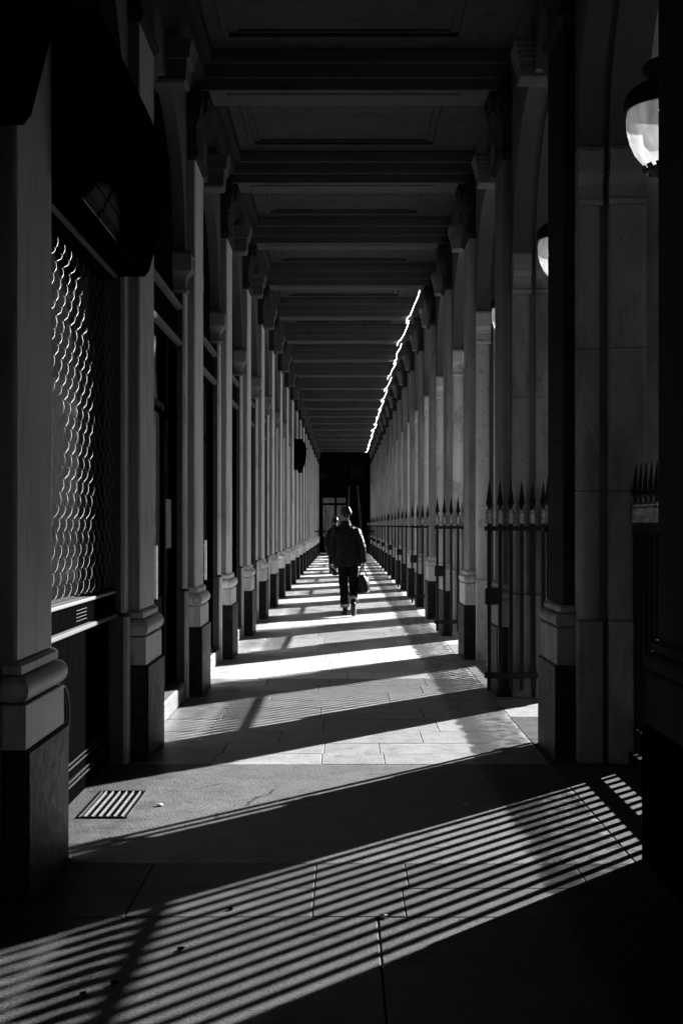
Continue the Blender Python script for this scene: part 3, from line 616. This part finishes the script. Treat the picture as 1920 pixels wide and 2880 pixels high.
for i in range(n):
    x0, x1 = -1.30 + 2.7*i/n, -1.30 + 2.7*(i+1)/n; f0, f1 = i/n, (i+1)/n
    z = lambda f: 1.20 - 0.10*4*f*(1-f)*0.3 + 0.02*math.sin(f*9)
    bm = bmesh.new(); vv = [bm.verts.new(p) for p in ((x0, 0, z(f0)), (x1, 0, z(f1)), (x1, 0, z(f1) + 0.07), (x0, 0, z(f0) + 0.07))]; bm.faces.new(vv)
    bmesh.ops.solidify(bm, geom=bm.faces[:], thickness=0.002)
    ob('stripe', me(bm, M['pale'] if i % 2 else M['iron']), tp)

# ---- people
def skin_body(joints, edges, rad, material):
    m = bpy.data.meshes.new('body'); names = list(joints)
    m.from_pydata([joints[n] for n in names], [(names.index(a), names.index(b)) for a, b in edges], [])
    o = bpy.data.objects.new('tmp', m); col.objects.link(o)
    md = o.modifiers.new('skin', 'SKIN')
    for i, n in enumerate(names):
        v = m.skin_vertices[0].data[i]; r = rad[n]; v.radius = r if isinstance(r, tuple) else (r, r); v.use_root = (n == 'pelvis')
    sb = o.modifiers.new('sub', 'SUBSURF'); sb.levels = 2
    dg = bpy.context.evaluated_depsgraph_get(); dg.update()
    r = bpy.data.meshes.new_from_object(o.evaluated_get(dg)); bpy.data.objects.remove(o)
    r.materials.clear(); r.materials.append(material); r.polygons.foreach_set('use_smooth', [True]*len(r.polygons)); return r
def hand(J, E, Rd, pre, wrist, d, side, curl):
    """palm and five fingers; d = direction the hand hangs, side = where the thumb lies, curl = towards the palm"""
    w_ = Vector(wrist); d = Vector(d).normalized(); side = Vector(side).normalized(); curl = Vector(curl).normalized()
    J[pre + 'palm'] = w_ + d*0.06; Rd[pre + 'palm'] = (0.028, 0.018); E.append((pre + 'wrist', pre + 'palm'))
    for i, (off, ln) in enumerate(((0.028, 0.072), (0.010, 0.080), (-0.009, 0.075), (-0.027, 0.058))):
        p = J[pre + 'palm'] + d*0.028 + side*off; n0 = '%sf%d' % (pre, i)
        J[n0 + 'a'] = p; J[n0 + 'b'] = p + d*ln*0.5 + curl*0.012; J[n0 + 'c'] = p + d*ln*0.55 + curl*ln*0.55
        for q in 'abc': Rd[n0 + q] = 0.0085
        E += [(pre + 'palm', n0 + 'a'), (n0 + 'a', n0 + 'b'), (n0 + 'b', n0 + 'c')]
    p = w_ + d*0.035 + side*0.035; J[pre + 'ta'] = p; J[pre + 'tb'] = p + d*0.045 + side*0.012 + curl*0.022
    Rd[pre + 'ta'] = 0.011; Rd[pre + 'tb'] = 0.009; E += [(pre + 'palm', pre + 'ta'), (pre + 'ta', pre + 'tb')]
def lerp_path(P_, n):
    out = []
    for i in range(n + 1):
        t = i/n*(len(P_) - 1); j = min(int(t), len(P_) - 2); f = t - j; f2 = f*f*(3 - 2*f)*0.5 + f*0.5
        out.append([a + (b - a)*f2 for a, b in zip(P_[j], P_[j+1])])
    return out
def person(label, loc, J, rad, coat, hem, quilted, head, cat='person'):
    t = thing('person', label, cat, loc); t.scale = (0.95, 0.98, 0.98)
    E = [('pelvis', 'waist'), ('waist', 'chest'), ('chest', 'neck'), ('neck', 'jaw'), ('jaw', 'skull'), ('skull', 'crown')]
    Rd = dict(pelvis=(0.15, 0.11), waist=(0.135, 0.10), chest=(0.16, 0.115), neck=(0.058, 0.058), jaw=(0.062, 0.075), skull=(0.076, 0.095), crown=(0.055, 0.07))
    for s in 'lr':
        E += [('chest', s+'shoulder'), (s+'shoulder', s+'elbow'), (s+'elbow', s+'wrist'), ('pelvis', s+'hip'), (s+'hip', s+'knee'), (s+'knee', s+'ankle'), (s+'ankle', s+'toe')]
        Rd.update({s+'shoulder': 0.062, s+'elbow': 0.042, s+'wrist': 0.026, s+'hip': 0.085, s+'knee': 0.055, s+'ankle': 0.036, s+'toe': 0.028})
    J = dict(J)
    hand(J, E, Rd, 'l', J['lwrist'], (0.03, 0.05, -1), (0, 1, 0.1), (0.8, -0.2, 0)); hand(J, E, Rd, 'r', J['rwrist'], (0.0, 0.02, -1), (0, 1, 0.1), (-1, 0, 0))
    ob('body', skin_body(J, E, Rd, M['skin']), t)
    # face: nose, brow, ears on the turned head
    hc = Vector(J['skull']); fd = Vector(head).normalized(); sd_ = fd.cross(Vector((0, 0, 1))).normalized()
    bm = bmesh.new(); tube(bm, [hc + fd*0.085 + Vector((0, 0, 0.0)), hc + fd*0.112 + Vector((0, 0, -0.035)), hc + fd*0.09 + Vector((0, 0, -0.05))], [0.008, 0.016, 0.008], 8, up=Vector((0, 0.1, 1)))
    for s in (-1, 1):
        e = hc + sd_*(s*0.078) - fd*0.005 + Vector((0, 0, -0.025)); tube(bm, [e + Vector((0, 0, -0.03)), e + sd_*(s*0.012), e + Vector((0, 0, 0.032))], [(0.008, 0.012), (0.011, 0.02), (0.009, 0.015)], 8, up=fd)
    ob('ears_and_nose', me(bm, M['skin'], True, 60), t)
    # hair: a displaced cap with locks
    bm = bmesh.new(); bmesh.ops.create_uvsphere(bm, u_segments=36, v_segments=20, radius=1.0)
    rr = random.Random(5)
    for v in bm.verts:
        c = v.co.copy(); side = c.dot(fd) if False else (c.x*fd.x + c.y*fd.y)
        w_ = 1 + 0.05*math.sin(9*c.x + 5*c.z) + 0.05*math.sin(13*c.y + 3*c.x) + rr.uniform(-0.02, 0.02)
        v.co = Vector((c.x*0.099*w_, c.y*0.108*w_, c.z*0.118*w_))
        if side > 0.35 and c.z < 0.45: v.co *= 0.72        # face left free
        if c.z < -0.45: v.co = Vector((v.co.x*0.75, v.co.y*0.75, v.co.z*0.95))
    hobj = ob('hair', me(bm, M['hair'], True, 80), t, hc + Vector((0, 0, 0.03)) - fd*0.018)
    # trousers
    for s in 'lr':
        bm = bmesh.new(); h, k_, a = Vector(J[s+'hip']), Vector(J[s+'knee']), Vector(J[s+'ankle'])
        a2 = a + (k_ - a)*0.12
        P_ = lerp_path([tuple(h + Vector((0, 0, 0.06))) , tuple(h), tuple((h + k_)/2), tuple(k_), tuple((k_ + a2)/2), tuple(a2)], 20)
        rr_ = lerp_path([(0.105, 0.12), (0.105, 0.12), (0.092, 0.10), (0.078, 0.082), (0.076, 0.078), (0.074, 0.076)], 20)
        wr = lambda i, k, an: 0.004*math.sin(i*1.9 + 2*math.sin(an)) + 0.003*math.sin(3*an + i)
        tube(bm, P_, rr_, 20, True, wr); ob('trouser_leg', me(bm, M['trousers'], True, 70), t)
        bm = bmesh.new(); d = (k_ - a).normalized(); tube(bm, [a2 - d*0.005, a2 + d*0.045], [(0.081, 0.083)]*2, 20); ob('turned_cuff', me(bm, M['denim'], True, 40), t)
        # shoe
        bm = bmesh.new(); toe = Vector(J[s+'toe']); f = (toe - a); heel = a - f.normalized()*0.05 + Vector((0, 0, -0.035)) if s == 'l' else a + Vector((0, -0.05, -0.0))
        up_ = Vector((0, 0, 1)) if s == 'l' else Vector((0, 1, 0.35))
        tube(bm, [heel - (toe-heel)*0.06, heel, heel + (toe-heel)*0.35, heel + (toe-heel)*0.75, toe + (toe-heel)*0.12, toe + (toe-heel)*0.2], [(0.028, 0.03), (0.042, 0.048), (0.044, 0.05), (0.052, 0.042), (0.045, 0.032), (0.02, 0.016)], 14, True, up=up_)
        tube(bm, [a + (k_-a).normalized()*0.10, a + (k_-a).normalized()*0.0], [(0.05, 0.055), (0.045, 0.05)], 14)
        ob('shoe', me(bm, M['leather'], True, 60), t)
    # coat: one wrap for the trunk, one for each sleeve, sewn in wavy channels
    def q(i, k, an, n, ch):
        if not quilted: return 0.004*math.sin(i*0.9 + 3*an)
        ph = an*ch/(2*math.pi) + 0.24*math.asin(math.sin(i*0.62))
        return 0.016*abs(math.sin(math.pi*ph))**0.7 + 0.003*math.sin(i*1.3 + an*5)
    bm = bmesh.new()
    P_ = lerp_path([tuple(Vector((J['pelvis'][0], J['pelvis'][1], hem))), (J['pelvis'][0], J['pelvis'][1], (hem + J['waist'][2])/2), J['waist'], J['chest'], (J['chest'][0], J['chest'][1], J['chest'][2] + 0.10), (J['neck'][0], J['neck'][1] - 0.005, J['neck'][2] - 0.045), (J['neck'][0], J['neck'][1], J['neck'][2] + 0.01)], 60)
    rr_ = lerp_path([(0.225, 0.17), (0.222, 0.165), (0.215, 0.155), (0.21, 0.15), (0.165, 0.12), (0.095, 0.085), (0.07, 0.075)], 60)
    tube(bm, P_, rr_, 96, True, lambda i, k, an: q(i, k, an, 60, 20))
    for s in 'lr':
        S, El, Wr = (Vector(J[s+n]) for n in ('shoulder', 'elbow', 'wrist'))
        inn = Vector((J['chest'][0]*0.55 + S.x*0.45, J['chest'][1], S.z + 0.045))
        P2 = lerp_path([tuple(inn), tuple(S), tuple((S + El)/2), tuple(El), tuple((El + Wr)/2), tuple(Wr + (El - Wr)*0.06)], 44)
        r2 = lerp_path([(0.055, 0.085), (0.074, 0.086), (0.078, 0.08), (0.072, 0.075), (0.064, 0.068), (0.052, 0.056)], 44)
        tube(bm, P2, r2, 40, True, lambda i, k, an: q(i, k, an, 44, 12))
    ob('coat', me(bm, coat, True, 75), t)
    bm = bmesh.new(); nk = Vector(J['neck']); lathe(bm, [(0.076, -0.03), (0.088, -0.01), (0.084, 0.03), (0.078, 0.05), (0.070, 0.045), (0.066, 0.0)], 20, nk, False); ob('collar', me(bm, coat, True, 60), t)
    bm = bmesh.new(); tube(bm, [(J['pelvis'][0], J['pelvis'][1], hem - 0.012), (J['pelvis'][0], J['pelvis'][1], hem + 0.02)], [(0.229, 0.174)]*2, 48); ob('hem_band', me(bm, coat, True, 50), t)
    return t
J1 = dict(pelvis=(0.0, 0, 0.96), waist=(-0.01, 0.01, 1.10), chest=(-0.025, 0.02, 1.36), neck=(-0.035, 0.03, 1.56), jaw=(-0.045, 0.055, 1.635), skull=(-0.045, 0.045, 1.715), crown=(-0.04, 0.03, 1.775),
          lshoulder=(-0.19, 0.02, 1.425), lelbow=(-0.265, 0.0, 1.16), lwrist=(-0.245, 0.05, 0.88), rshoulder=(0.145, 0.02, 1.415), relbow=(0.235, -0.01, 1.15), rwrist=(0.275, 0.02, 0.885),
          lhip=(-0.085, 0.01, 0.93), lknee=(-0.068, 0.10, 0.50), lankle=(-0.042, 0.06, 0.09), ltoe=(-0.055, 0.22, 0.035),
          rhip=(0.085, -0.01, 0.93), rknee=(0.105, 0.03, 0.50), rankle=(0.092, -0.36, 0.235), rtoe=(0.098, -0.30, 0.05))
person('person walking away in dark quilted jacket, black handbag in right hand', (0.067, 21.5, 0), J1, None, M['jacket'], 0.845, True, (-0.75, 0.66, 0))
b_ = thing('handbag', 'black leather handbag hanging from the walking person\'s hand', 'bag', (0.067 + 0.255, 21.53, 0.03))
bm = bmesh.new()
P_ = [(0.0, 0, 0.345), (0.0, 0, 0.36), (0.0, 0, 0.43), (-0.004, 0, 0.53), (-0.008, 0, 0.60), (-0.012, 0, 0.635), (-0.014, 0, 0.648)]
tube(bm, P_, [(0.095, 0.17), (0.116, 0.19), (0.118, 0.19), (0.104, 0.18), (0.083, 0.165), (0.055, 0.15), (0.02, 0.13)], 28, True, lambda i, k, an: 0.006*math.sin(3*an + i*1.4)); ob('bag_body', me(bm, M['leather'], True, 60), b_)
for s in (-1, 1):
    bm = bmesh.new(); tube(bm, [(s*0.062, -0.06, 0.60), (s*0.055, -0.05, 0.66), (s*0.02 - 0.01, -0.012, 0.775), (-0.012, 0.0, 0.795), (s*0.02 - 0.01, 0.03, 0.775), (s*0.055, 0.06, 0.66), (s*0.062, 0.07, 0.60)], [0.011]*7, 8, up=Vector((1, 0, 0.2))); ob('bag_handle', me(bm, M['leather'], True, 60), b_)
bm = bmesh.new(); tube(bm, [(-0.014, -0.13, 0.648), (-0.014, 0.13, 0.648)], [0.008]*2, 8, up=Vector((0, 0, 1))); ob('zip', me(bm, M['steel'], True), b_)
gl = thing('folded_gloves', 'dark folded gloves held in the walking person\'s left hand', 'gloves', (0.067 - 0.24, 21.53, 0))
bm = bmesh.new(); tube(bm, [(-0.07, 0, 0.80), (-0.04, 0, 0.775), (0.02, 0.01, 0.72), (0.06, 0.02, 0.69), (0.085, 0.02, 0.695)], [(0.01, 0.02), (0.03, 0.04), (0.026, 0.045), (0.03, 0.04), (0.012, 0.02)], 12); ob('glove', me(bm, M['leather'], True, 60), gl)
bm = bmesh.new(); tube(bm, [(-0.02, 0.02, 0.70), (0.01, 0.02, 0.685), (0.06, 0.02, 0.682)], [(0.02, 0.03), (0.022, 0.03), (0.012, 0.02)], 12); ob('glove', me(bm, M['leather'], True, 60), gl)
J2 = {}
for n_, p_ in J1.items():                                     # the second walker, mirrored step, slightly shorter
    m_ = n_
    if n_[0] in 'lr' and n_ not in ('lr',): m_ = ('r' if n_[0] == 'l' else 'l') + n_[1:]
    J2[m_] = (-p_[0]*0.96, p_[1]*0.9, p_[2]*0.965)
J2['rankle'], J2['rtoe'] = (0.04, 0.05, 0.09), (0.05, 0.21, 0.035); J2['lankle'], J2['ltoe'] = (-0.09, -0.30, 0.21), (-0.095, -0.25, 0.05)
J2['lknee'] = (-0.09, 0.03, 0.47); J2['rknee'] = (0.07, 0.10, 0.48)
J2['rankle'] = (0.04, 0.05, 0.09)
person('second person in dark coat half hidden ahead of the walker', (-0.30, 39.6, 0), J2, None, M['jacket'], 0.62, False, (0.2, 0.98, 0))
